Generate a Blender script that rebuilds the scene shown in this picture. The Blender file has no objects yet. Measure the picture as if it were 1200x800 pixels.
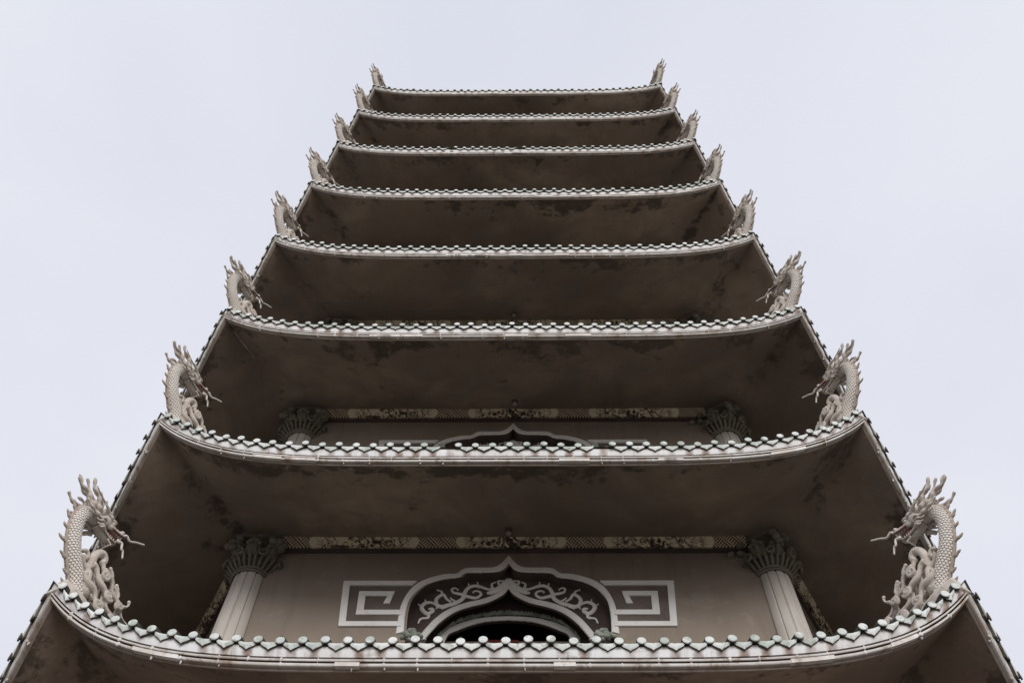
import bpy, math, random
from mathutils import Vector, Matrix, Euler
from mathutils.geometry import tessellate_polygon
random.seed(7)
C = bpy.context.scene.collection
sc = bpy.context.scene
PI = math.pi

# ------------------------------------------------------------------ camera
S = 8.5
th, yaw, roll = 1.0999765, -0.0257207, 0.0190776
Fv = Vector((math.sin(yaw)*math.cos(th), math.cos(yaw)*math.cos(th), math.sin(th)))
Rv = Vector((math.cos(yaw), -math.sin(yaw), 0)); Uv = Rv.cross(Fv)
R2 = Rv*math.cos(roll) + Uv*math.sin(roll); U2 = Uv*math.cos(roll) - Rv*math.sin(roll)
cd = bpy.data.cameras.new('camera'); cam = bpy.data.objects.new('camera', cd); C.objects.link(cam)
m = Matrix((R2, U2, -Fv)).transposed().to_4x4()
m.translation = Vector((0.0191538*S, -1.5872068*S, 1.6))
cam.matrix_world = m
cd.sensor_width = 36; cd.lens = 1167/1200*36; cd.clip_end = 3000; cd.clip_start = 0.1
sc.camera = cam

# ------------------------------------------------------------------ sky, sun, exposure
EL, AZ = math.radians(24), math.radians(170)     # sun height; azimuth measured from +Y towards +X
w = bpy.data.worlds.new('World'); sc.world = w; w.use_nodes = True
nt = w.node_tree; nt.nodes.clear()
out = nt.nodes.new('ShaderNodeOutputWorld'); bg = nt.nodes.new('ShaderNodeBackground')
sky = nt.nodes.new('ShaderNodeTexSky'); sky.sky_type = 'NISHITA'; sky.sun_disc = False
sky.sun_elevation = EL; sky.sun_rotation = AZ; sky.air_density = 1; sky.dust_density = 3; sky.ozone_density = 1
mixs = nt.nodes.new('ShaderNodeMix'); mixs.data_type = 'RGBA'
mixs.inputs[0].default_value = 0.93
tc = nt.nodes.new('ShaderNodeTexCoord'); nz = nt.nodes.new('ShaderNodeTexNoise')
nz.inputs['Scale'].default_value = 1.3; nz.inputs['Detail'].default_value = 4
mp = nt.nodes.new('ShaderNodeMapping'); mp.inputs['Scale'].default_value = (1, 1, 2)
cr = nt.nodes.new('ShaderNodeValToRGB')
cr.color_ramp.elements[0].position = 0.3; cr.color_ramp.elements[0].color = (7.25, 7.5, 8.5, 1)
cr.color_ramp.elements[1].position = 0.7; cr.color_ramp.elements[1].color = (8.6, 8.75, 9.4, 1)
L = nt.links.new
L(tc.outputs['Generated'], mp.inputs[0]); L(mp.outputs[0], nz.inputs['Vector']); L(nz.outputs[0], cr.inputs[0])
L(sky.outputs[0], mixs.inputs[6]); L(cr.outputs[0], mixs.inputs[7]); L(mixs.outputs[2], bg.inputs[0])
bg.inputs[1].default_value = 0.083; L(bg.outputs[0], out.inputs[0])
sd = bpy.data.lights.new('sun', 'SUN'); sun = bpy.data.objects.new('sun', sd); C.objects.link(sun)
sd.energy = 1.5; sd.angle = math.radians(32); sd.color = (1, 0.97, 0.93)
sdir = Vector((math.sin(AZ)*math.cos(EL), math.cos(AZ)*math.cos(EL), math.sin(EL)))
sun.rotation_euler = (-sdir).to_track_quat('-Z', 'Y').to_euler()
sun.location = (0, -40, 60)
sc.view_settings.view_transform = 'Standard'; sc.view_settings.look = 'None'
sc.view_settings.exposure = 0.3; sc.view_settings.gamma = 1

# ------------------------------------------------------------------ helpers
class MB:
    def __init__(s): s.v=[]; s.f=[]; s.uv={}; s.m1=set()
    def add(s, vs, fs):
        b=len(s.v); s.v += [tuple(p) for p in vs]; s.f += [tuple(i+b for i in f) for f in fs]; return b
    def box(s, c, h, M=None):
        vs=[Vector((x*h[0],y*h[1],z*h[2])) for x in(-1,1) for y in(-1,1) for z in(-1,1)]
        if M: vs=[M@v for v in vs]
        c=Vector(c); s.add([v+c for v in vs],[(0,1,3,2),(4,6,7,5),(0,4,5,1),(2,3,7,6),(0,2,6,4),(1,5,7,3)])
    def ell(s, c, r, M=None, nu=10, nv=6):
        c=Vector(c); vs=[]; fs=[]
        for j in range(1,nv):
            a=PI*j/nv
            for i in range(nu):
                b=2*PI*i/nu; v=Vector((r[0]*math.sin(a)*math.cos(b), r[1]*math.sin(a)*math.sin(b), r[2]*math.cos(a)))
                vs.append(c+(M@v if M else v))
        t=Vector((0,0,r[2])); t=M@t if M else t
        vs+= [c+t, c-t]; T=len(vs)-2; B=T+1
        for i in range(nu):
            k=(i+1)%nu; fs.append((T,i,k)); q=(nv-2)*nu; fs.append((B,q+k,q+i))
            for j in range(nv-2): fs.append((j*nu+i,(j+1)*nu+i,(j+1)*nu+k,j*nu+k))
        s.add(vs,fs)
    def tube(s, pts, rad, n=8, flat=1.0, up=None, cap=True):
        pts=[Vector(p) for p in pts]; N=len(pts)
        if not hasattr(rad,'__len__'): rad=[rad]*N
        T=[(pts[min(i+1,N-1)]-pts[max(i-1,0)]).normalized() for i in range(N)]
        u=Vector(up) if up else (Vector((0,0,1)) if abs(T[0].z)<.9 else Vector((1,0,0)))
        vs=[]; fr=[]
        for i in range(N):
            u=(u-T[i]*u.dot(T[i])).normalized(); v=T[i].cross(u); fr.append((T[i],u.copy(),v))
            for k in range(n):
                a=2*PI*k/n; vs.append(pts[i]+u*math.cos(a)*rad[i]+v*math.sin(a)*rad[i]*flat)
        fs=[(i*n+k,i*n+(k+1)%n,(i+1)*n+(k+1)%n,(i+1)*n+k) for i in range(N-1) for k in range(n)]
        if cap: fs+= [tuple(range(n-1,-1,-1)), tuple((N-1)*n+k for k in range(n))]
        s.add(vs,fs); return fr
    def build(s, name, mat, parent=None, smooth=True, angle=None):
        me=bpy.data.meshes.new(name); me.from_pydata(s.v,[],s.f); me.update()
        if smooth: me.polygons.foreach_set('use_smooth',[True]*len(me.polygons))
        if smooth and angle:
            me.set_sharp_from_angle(angle=math.radians(angle))
        if s.uv:
            ul=me.uv_layers.new(name='UV')
            for lp in me.loops: ul.data[lp.index].uv = s.uv.get(lp.vertex_index,(0,0))
        for m_ in (mat if isinstance(mat,(list,tuple)) else [mat]): me.materials.append(m_)
        for q_ in s.m1: me.polygons[q_].material_index=1
        o=bpy.data.objects.new(name,me); C.objects.link(o)
        if parent: o.parent=parent
        return o

def spline(P, n=8, closed=False):
    P=[Vector(p) for p in P]; out=[]; N=len(P)
    for i in range(N-1):
        p0=P[max(i-1,0)]; p1=P[i]; p2=P[i+1]; p3=P[min(i+2,N-1)]
        for k in range(n):
            t=k/n; out.append(.5*((2*p1)+(p2-p0)*t+(2*p0-5*p1+4*p2-p3)*t*t+(3*p1-p0-3*p2+p3)*t**3))
    out.append(P[-1]); return out
def lerp(a,b,t): return a+(b-a)*t
def remeshed(o, vox, smooth=0):
    md=o.modifiers.new('r','REMESH'); md.mode='VOXEL'; md.voxel_size=vox; md.use_smooth_shade=True
    if smooth:
        sm=o.modifiers.new('s','SMOOTH'); sm.iterations=smooth; sm.factor=.5
    dg=bpy.context.evaluated_depsgraph_get(); me=bpy.data.meshes.new_from_object(o.evaluated_get(dg))
    me.name=o.data.name; o.modifiers.clear(); o.data=me; me.polygons.foreach_set('use_smooth',[True]*len(me.polygons)); return o
def empty(name, loc=(0,0,0), rz=0, label=None, cat=None, group=None):
    o=bpy.data.objects.new(name,None); C.objects.link(o); o.location=loc; o.rotation_euler=(0,0,rz); o.empty_display_size=.3
    if label: o['label']=label
    if cat: o['category']=cat
    if group: o['group']=group
    return o
def copy_tree(o, parent=None):
    c=o.copy(); C.objects.link(c); c.parent=parent
    for ch in list(o.children): copy_tree(ch,c)
    return c

# ------------------------------------------------------------------ materials
def mat(name, rough=.8):
    M=bpy.data.materials.new(name); M.use_nodes=True; n=M.node_tree; n.nodes.clear()
    o=n.nodes.new('ShaderNodeOutputMaterial'); b=n.nodes.new('ShaderNodeBsdfPrincipled'); b.inputs['Roughness'].default_value=rough
    b.inputs['Specular IOR Level'].default_value=.25
    n.links.new(b.outputs[0],o.inputs[0]); return M,n,b
class G:   # tiny node graph writer
    def __init__(s,n): s.n=n
    def nd(s,t,**k):
        x=s.n.nodes.new(t)
        for a,b in k.items(): setattr(x,a,b)
        return x
    def set(s,inp,v):
        if hasattr(v,'is_output') : s.n.links.new(v,inp)
        elif v is not None:
            inp.default_value = (v+(1,) if isinstance(v,tuple) and len(v)==3 and inp.type=='RGBA' else v)
    def coord(s,which='Object',scale=(1,1,1),rot=(0,0,0),loc=(0,0,0)):
        t=s.nd('ShaderNodeTexCoord'); m_=s.nd('ShaderNodeMapping'); s.n.links.new(t.outputs[which],m_.inputs[0])
        m_.inputs['Scale'].default_value=scale; m_.inputs['Rotation'].default_value=rot; m_.inputs['Location'].default_value=loc
        return m_.outputs[0]
    def noise(s,vec,scale,detail=5,rough=.55,dist=0):
        x=s.nd('ShaderNodeTexNoise'); s.n.links.new(vec,x.inputs['Vector']); x.inputs['Scale'].default_value=scale
        x.inputs['Detail'].default_value=detail; x.inputs['Roughness'].default_value=rough; x.inputs['Distortion'].default_value=dist
        return x.outputs[0]
    def ramp(s,v,a,b,c0=0.,c1=1.):
        x=s.nd('ShaderNodeMapRange'); x.clamp=True; x.interpolation_type='SMOOTHSTEP'
        s.n.links.new(v,x.inputs[0]); x.inputs[1].default_value=a; x.inputs[2].default_value=b; x.inputs[3].default_value=c0; x.inputs[4].default_value=c1
        return x.outputs[0]
    def math(s,op,a,b=0.):
        x=s.nd('ShaderNodeMath',operation=op); s.set(x.inputs[0],a); s.set(x.inputs[1],b); return x.outputs[0]
    def mix(s,f,a,b,mode='MIX'):
        x=s.nd('ShaderNodeMix',data_type='RGBA',blend_type=mode); s.set(x.inputs[0],f); s.set(x.inputs[6],a); s.set(x.inputs[7],b); return x.outputs[2]
    def bump(s,h,strength=.3,dist=.02,b=None):
        x=s.nd('ShaderNodeBump'); x.inputs['Strength'].default_value=strength; x.inputs['Distance'].default_value=dist
        s.n.links.new(h,x.inputs['Height']); s.n.links.new(x.outputs[0],b.inputs['Normal'])
    def sep(s,v):
        x=s.nd('ShaderNodeSeparateXYZ'); s.n.links.new(v,x.inputs[0]); return x.outputs
    def point(s): return s.nd('ShaderNodeNewGeometry').outputs['Pointiness']

def m_fascia():
    M,n,b=mat('stained_white_paint',.65); g=G(n)
    uv=g.coord('UV'); X=g.sep(uv)
    base=g.mix(g.ramp(g.noise(uv,2.2,6,.6),.35,.7),(.76,.75,.74),(.86,.87,.89))
    st=g.noise(g.coord('UV',(7,1.1,1)),1.0,4,.6)
    # rusty runs below each tile tip, of uneven strength
    ph=g.math('ABSOLUTE',g.math('SINE',g.math('MULTIPLY',X[0],PI/.1935)))
    ph=g.math('ADD',ph,g.math('MULTIPLY',g.noise(g.coord('UV',(11,14,1)),1.,5,.75),1.0))
    run=g.math('MULTIPLY',g.ramp(ph,1.02,1.60),g.ramp(g.noise(g.coord('UV',(1.3,.8,1)),1.,4,.65),.36,.58))
    streak=g.ramp(st,.56,.72)
    fac=g.math('MAXIMUM',g.math('MULTIPLY',run,.9),g.math('MULTIPLY',streak,.6))
    col=g.mix(fac,base,(.22,.13,.085))
    blotch=g.noise(g.coord('UV',(3,14,1)),1.,5,.65)
    col=g.mix(g.math('MULTIPLY',g.ramp(blotch,.56,.74),.5),col,(.2,.15,.12))  # random brown blotches on the board
    n.links.new(col,b.inputs['Base Color']); g.bump(g.noise(uv,35,4),.25,.006,b); return M
def m_rib():
    M,n,b=mat('stained_cream_moulding_paint',.7); g=G(n)
    uv=g.coord('UV')
    base=g.mix(g.ramp(g.noise(uv,3,6,.6),.35,.7),(.60,.55,.50),(.84,.82,.80))
    st=g.noise(g.coord('UV',(5,6,1)),1.0,5,.7); Y=g.sep(uv)
    col=g.mix(g.math('MULTIPLY',g.ramp(st,.5,.68),.8),base,(.30,.19,.125))
    for c_ in (.186,.226):      # groove shade painted into the colour as dark bands
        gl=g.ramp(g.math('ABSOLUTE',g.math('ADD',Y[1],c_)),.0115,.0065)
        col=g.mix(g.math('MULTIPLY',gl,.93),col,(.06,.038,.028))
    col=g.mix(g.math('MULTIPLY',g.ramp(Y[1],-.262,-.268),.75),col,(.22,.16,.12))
    n.links.new(col,b.inputs['Base Color']); g.bump(g.noise(uv,40,4),.3,.006,b); return M
def m_soffit():
    M,n,b=mat('mouldy_concrete_soffit',.95); g=G(n)
    o=g.coord('Object'); uv=g.coord('UV'); X=g.sep(uv)
    big=g.noise(o,.55,5,.6,.6)
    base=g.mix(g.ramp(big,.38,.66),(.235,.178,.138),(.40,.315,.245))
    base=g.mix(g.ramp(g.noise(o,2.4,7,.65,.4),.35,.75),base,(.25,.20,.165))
    mould=g.noise(o,1.5,9,.72,.25)
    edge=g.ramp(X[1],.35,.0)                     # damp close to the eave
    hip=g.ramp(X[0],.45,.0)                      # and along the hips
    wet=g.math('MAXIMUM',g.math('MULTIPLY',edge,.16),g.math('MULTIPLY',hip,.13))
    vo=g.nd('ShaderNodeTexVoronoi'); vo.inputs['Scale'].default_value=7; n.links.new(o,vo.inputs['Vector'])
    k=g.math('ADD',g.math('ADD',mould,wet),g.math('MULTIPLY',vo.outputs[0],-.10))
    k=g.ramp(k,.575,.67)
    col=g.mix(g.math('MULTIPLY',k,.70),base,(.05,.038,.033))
    stn=g.ramp(g.noise(g.coord('Object',(1,1,1),(0,0,0),(3,7,1)),.35,3,.5),.40,.62)      # broad damp tone
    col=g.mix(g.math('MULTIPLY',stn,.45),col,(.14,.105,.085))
    dr=g.math('MULTIPLY',g.ramp(g.noise(g.coord('Object',(2.2,2.2,2.2),(0,0,0),(1,2,8)),2.5,8,.75,.3),.60,.66),g.ramp(X[1],.30,.02))
    col=g.mix(g.math('MULTIPLY',dr,.6),col,(.40,.34,.28))                                 # lime bloom and peeling near the edge
    # faint board marks
    bd=g.nd('ShaderNodeTexBrick'); n.links.new(g.coord('Object',(1,1,1)),bd.inputs['Vector']); bd.inputs['Scale'].default_value=.8
    bd.inputs['Mortar Size'].default_value=.004; bd.inputs['Color1'].default_value=(1,1,1,1); bd.inputs['Color2'].default_value=(.9,.9,.9,1); bd.inputs['Mortar'].default_value=(.72,.72,.72,1)
    col=g.mix(.3,col,bd.outputs[0],'MULTIPLY')
    n.links.new(col,b.inputs['Base Color']); g.bump(g.noise(o,9,8,.7),.35,.03,b); return M
def m_tile():
    M,n,b=mat('faded_green_glazed_tile',.45); g=G(n); o=g.coord('Object')
    base=g.mix(g.ramp(g.noise(o,3.3,5,.6),.38,.62),(.47,.52,.485),(.70,.73,.71))
    base=g.mix(g.ramp(g.noise(o,.9,3),.40,.6),base,(.74,.76,.75))
    base=g.mix(g.math('MULTIPLY',g.ramp(g.noise(o,22,5,.7),.54,.68),.65),base,(.20,.18,.14))
    base=g.mix(g.math('MULTIPLY',g.ramp(g.noise(g.coord('Object',(1,1,1),(0,0,0),(5,5,5)),6.5,2,.4),.56,.66),.6),base,(.27,.31,.25))
    n.links.new(base,b.inputs['Base Color']); g.bump(g.noise(o,60,4),.3,.006,b); return M
def m_rooftile():
    M,n,b=mat('dull_green_roof_tile',.6); g=G(n); o=g.coord('Object')
    base=g.mix(g.ramp(g.noise(o,1.5,5,.6),.35,.65),(.05,.06,.05),(.12,.13,.11))
    n.links.new(base,b.inputs['Base Color']); g.bump(g.noise(o,30,4),.3,.01,b); return M
def m_wall():
    M,n,b=mat('grey_brown_wall_render',.92); g=G(n); o=g.coord('Object')
    base=g.mix(g.ramp(g.noise(o,.8,6,.6),.3,.7),(.27,.218,.176),(.32,.265,.218))
    st=g.ramp(g.noise(g.coord('Object',(5,5,.5)),1.,5,.6),.5,.75)
    base=g.mix(g.math('MULTIPLY',st,.5),base,(.19,.155,.13))
    base=g.mix(g.math('MULTIPLY',g.ramp(g.noise(o,45,3,.7),.4,.7),.25),base,(.30,.26,.22))
    dk=g.ramp(g.noise(g.coord('Object',(14,14,.35),(0,0,0),(2,2,0)),1.,4,.65),.60,.74)
    base=g.mix(g.math('MULTIPLY',dk,.4),base,(.13,.105,.09))
    pt=g.ramp(g.noise(o,1.7,7,.7,.5),.58,.62); base=g.mix(g.math('MULTIPLY',pt,.22),base,(.44,.38,.32))
    n.links.new(base,b.inputs['Base Color']); g.bump(g.noise(o,90,4,.7),.25,.006,b); return M
def m_column():
    M,n,b=mat('cream_column_render',.85); g=G(n); o=g.coord('Object')
    base=g.mix(g.ramp(g.noise(o,1.1,6,.6),.3,.7),(.50,.46,.415),(.60,.56,.51))
    st=g.ramp(g.noise(g.coord('Object',(9,9,.7)),1.,5,.6),.52,.75)
    base=g.mix(g.math('MULTIPLY',st,.4),base,(.32,.27,.22))
    n.links.new(base,b.inputs['Base Color']); g.bump(g.noise(o,70,4,.7),.25,.005,b); return M
def m_plain(name,c1,c2,rough=.85,scale=4,dirt=None,point=False,bump=.3):
    M,n,b=mat(name,rough); g=G(n); o=g.coord('Object')
    base=g.mix(g.ramp(g.noise(o,scale,6,.6),.35,.65),c1,c2)
    if dirt: base=g.mix(g.math('MULTIPLY',g.ramp(g.noise(o,scale*4,7,.7,.5),.52,.72),.6),base,dirt)
    if point and 'dragon' in name or 'scale' in name or 'spine' in name:
        oi=g.nd('ShaderNodeObjectInfo'); base=g.mix(g.math('MULTIPLY',oi.outputs['Random'],.28),base,(.40,.36,.32))
        base=g.mix(g.math('MULTIPLY',g.ramp(g.noise(g.coord('Object'),11,6,.7,.6),.52,.70),.55),base,(.26,.205,.165))
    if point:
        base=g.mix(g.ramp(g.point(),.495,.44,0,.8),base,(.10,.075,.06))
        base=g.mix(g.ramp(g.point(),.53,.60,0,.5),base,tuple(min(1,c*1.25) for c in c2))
    n.links.new(base,b.inputs['Base Color']); g.bump(g.noise(o,scale*14,5,.7),bump,.005,b); return M
def m_frieze():
    M,n,b=mat('carved_frieze',.8); g=G(n); o=g.coord('Object'); X=g.sep(o)
    # period 1.83 m: a medallion 1.37 m long with round ends, then a panel of slanted fretwork
    u=g.math('PINGPONG',g.math('ADD',X[0],0.),.915)            # 0 at medallion centre .. .915 at panel centre
    v=g.math('DIVIDE',g.math('SUBTRACT',X[2],3.422),.066)       # -1..1 up the face
    end=g.math('SUBTRACT',.685,g.math('MULTIPLY',g.math('MULTIPLY',v,v),.045))
    med=g.ramp(g.math('SUBTRACT',end,u),-.004,.004)
    fl=g.nd('ShaderNodeTexVoronoi'); fl.feature='SMOOTH_F1'; fl.inputs['Scale'].default_value=13; fl.inputs['Smoothness'].default_value=.4
    wv=g.nd('ShaderNodeVectorMath',operation='ADD'); n.links.new(o,wv.inputs[0])
    nn=g.nd('ShaderNodeTexNoise'); nn.inputs['Scale'].default_value=9; n.links.new(o,nn.inputs['Vector'])
    sc_=g.nd('ShaderNodeVectorMath',operation='SCALE'); n.links.new(nn.outputs[1],sc_.inputs[0]); sc_.inputs['Scale'].default_value=.14
    n.links.new(sc_.outputs[0],wv.inputs[1]); n.links.new(wv.outputs[0],fl.inputs['Vector'])
    flo=g.noise(o,9,3,.5,2.0)
    bandc=g.ramp(g.math('ABSOLUTE',g.math('SUBTRACT',flo,.5)),.035,.012)
    blob=g.ramp(g.math('ADD',flo,g.math('MULTIPLY',u,-.14)),.51,.56)
    flower=g.math('MAXIMUM',bandc,blob)
    flower=g.math('MULTIPLY',flower,g.ramp(u,.62,.52))
    def wave(rot,s):
        w_=g.nd('ShaderNodeTexWave'); w_.wave_type='BANDS'; w_.bands_direction='X'; w_.inputs['Scale'].default_value=s
        w_.inputs['Distortion'].default_value=.4
        n.links.new(g.coord('Object',(1,1,1),(0,rot,0)),w_.inputs['Vector']); return w_.outputs[1]
    sel=g.ramp(g.math('SINE',g.math('MULTIPLY',g.math('ADD',X[0],X[2]),38.)),-.1,.1)
    wm=g.nd('ShaderNodeMix'); g.set(wm.inputs[0],sel); g.set(wm.inputs[2],wave(.85,11)); g.set(wm.inputs[3],wave(-.85,11))
    fret=g.ramp(wm.outputs[0],.42,.58)
    light=g.mix(g.noise(o,3,3),(.78,.65,.47),(.90,.79,.61)); dark=(.075,.055,.042)
    cm=g.mix(flower,light,dark); cf=g.mix(fret,(.68,.56,.42),(.12,.09,.07))
    col=g.mix(med,cf,cm); n.links.new(col,b.inputs['Base Color'])
    h=g.nd('ShaderNodeRGBToBW'); n.links.new(col,h.inputs[0]); g.bump(h.outputs[0],.7,.02,b); return M
def m_ground():
    M,n,b=mat('paving_and_bounce_ring',.9); g=G(n); o=g.coord('Object')
    bd=g.nd('ShaderNodeTexBrick'); n.links.new(o,bd.inputs['Vector']); bd.inputs['Scale'].default_value=2; bd.offset=0
    bd.inputs['Brick Width'].default_value=.8; bd.inputs['Row Height'].default_value=.8; bd.inputs['Mortar Size'].default_value=.012
    bd.inputs['Color1'].default_value=(.15,.13,.115,1); bd.inputs['Color2'].default_value=(.12,.108,.095,1); bd.inputs['Mortar'].default_value=(.05,.045,.04,1)
    col=g.mix(g.math('MULTIPLY',g.ramp(g.noise(o,.6,6),.4,.7),.4),bd.outputs[0],(.09,.08,.07))
    ln=g.nd('ShaderNodeVectorMath',operation='LENGTH'); n.links.new(o,ln.inputs[0])
    col=g.mix(g.ramp(ln.outputs[1 if len(ln.outputs)>1 else 0],28,80),col,(.38,.34,.29))  # unseen far ground made pale to bounce light onto the upper soffits
    n.links.new(col,b.inputs['Base Color']); return M

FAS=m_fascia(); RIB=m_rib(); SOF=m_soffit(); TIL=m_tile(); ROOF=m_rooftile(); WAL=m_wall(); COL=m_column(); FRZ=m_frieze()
WHT=m_plain('white_surround_paint',(.82,.80,.77),(.89,.88,.86),.6,3,(.60,.54,.47))
PAN=m_plain('dark_brown_panel',(.085,.062,.058),(.12,.09,.082),.9,2,(.06,.045,.04))
GRN=m_plain('green_grey_leaf_trim',(.24,.26,.22),(.42,.45,.40),.9,9,(.07,.07,.06))
CLAY=m_plain('mossy_unglazed_clay',(.085,.072,.06),(.17,.145,.12),.95,8,(.05,.045,.04))
FLD=m_plain('brown_fret_field',(.15,.12,.105),(.19,.155,.135),.9,3,(.10,.08,.07))
CAP=m_plain('mossy_carved_capital',(.10,.094,.075),(.21,.19,.15),.95,5,(.06,.055,.045),True)
RED=m_plain('dark_red_window_paint',(.12,.02,.022),(.17,.035,.035),.7,4)
GLS=m_plain('dark_window_glass',(.012,.012,.014),(.02,.02,.022),.15,2,bump=.02)
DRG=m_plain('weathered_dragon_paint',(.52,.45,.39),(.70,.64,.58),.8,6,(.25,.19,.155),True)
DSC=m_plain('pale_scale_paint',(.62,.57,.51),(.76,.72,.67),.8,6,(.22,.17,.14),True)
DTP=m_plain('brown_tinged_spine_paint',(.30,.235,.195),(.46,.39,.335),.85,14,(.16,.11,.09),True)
DMO=m_plain('dull_red_mouth_paint',(.20,.045,.04),(.30,.09,.075),.6,12)
DEY=m_plain('white_eye_paint',(.62,.60,.56),(.70,.68,.64),.4,8)
LMP=m_plain('white_lamp_globe',(.30,.26,.22),(.36,.31,.26),.4,3)
GND=m_ground()

# ------------------------------------------------------------------ ground
gb=MB(); gb.add([(-700,-700,0),(700,-700,0),(700,700,0),(-700,700,0)],[(0,1,2,3)])
o=gb.build('ground',GND,None,False); o['kind']='structure'

# ------------------------------------------------------------------ pagoda
EZ=[8.075,11.165,14.263,17.365,20.515,23.692,26.747,29.665]
ER=[8.4875,8.4687,8.4725,8.4163,8.3645,8.3034,8.274,8.2393]
EU=[.84,.81,.65,.72,.74,.66,.75,.75]
WR=6.42; WA=WR*.8660254
pagoda=empty('pagoda',(0,0,0),0,'tall weathered six-sided pagoda with eight stacked upturned tiled eaves','pagoda')
def prof(t): return (1-t)**5.5
def side(k):
    a=-PI/2+k*PI/3; nrm=Vector((math.cos(a),math.sin(a),0)); return nrm, Vector((-nrm.y,nrm.x,0))
def E(i,k,a,o=0.,dz=0.,fade=1.):
    R=ER[i]; A=R*.8660254; nrm,tg=side(k); hl=(R-o*1.1547)
    t=min(a,1-a)*2
    p=nrm*(A-o)+tg*((a-.5)*hl); p.z=EZ[i]+EU[i]*prof(t)*fade+dz; return p
def samples():
    s=[]; n=26
    for j in range(n+1): s.append(.5*(j/n)**1.6)
    return s+[1-x for x in reversed(s[:-1])]
AS=samples()
def loft(mb,i,rows,uvf=None,ks=range(6)):
    for k in ks:
        base=len(mb.v); n=len(AS)
        for r,(o,dz,fade) in enumerate(rows):
            for a in AS:
                mb.v.append(tuple(E(i,k,a,o,dz,fade)))
                if uvf: mb.uv[len(mb.v)-1]=uvf(k,a,o,dz,r)
        for r in range(len(rows)-1):
            for j in range(n-1):
                q=base+r*n+j; mb.f.append((q,q+n,q+n+1,q+1))
SP=.1935
def arc_positions(i):
    # tile positions measured along the curved edge
    L_=[0]; A_=[0]
    for j in range(1,401):
        a=j/400*.5; p=E(i,0,a); q=E(i,0,A_[-1]); L_.append(L_[-1]+(p-q).length); A_.append(a)
    tot=L_[-1]; n=int(tot/SP); res=[.5]
    for j in range(1,n+1):
        s=tot-j*SP
        if s<.03: break
        for q in range(400):
            if L_[q+1]>=s: 
                f=(s-L_[q])/(L_[q+1]-L_[q]); a=lerp(A_[q],A_[q+1],f); break
        res+= [a,1-a]
    return sorted(res)
def zroof(i,k,x,o):
    """roof surface height at tangential distance x from the side's middle, o metres in from the edge"""
    A=ER[i]*.8660254; O=A-WA if i<7 else A; q=min(o/O,1); hl=ER[i]-o*1.1547
    a=.5+x/max(hl,.01); a=min(max(a,0),1); t=min(a,1-a)*2
    rise=.95 if i<7 else 3.6
    return EZ[i]+EU[i]*prof(t)*(1-q)**2+rise*q-.02
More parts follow.
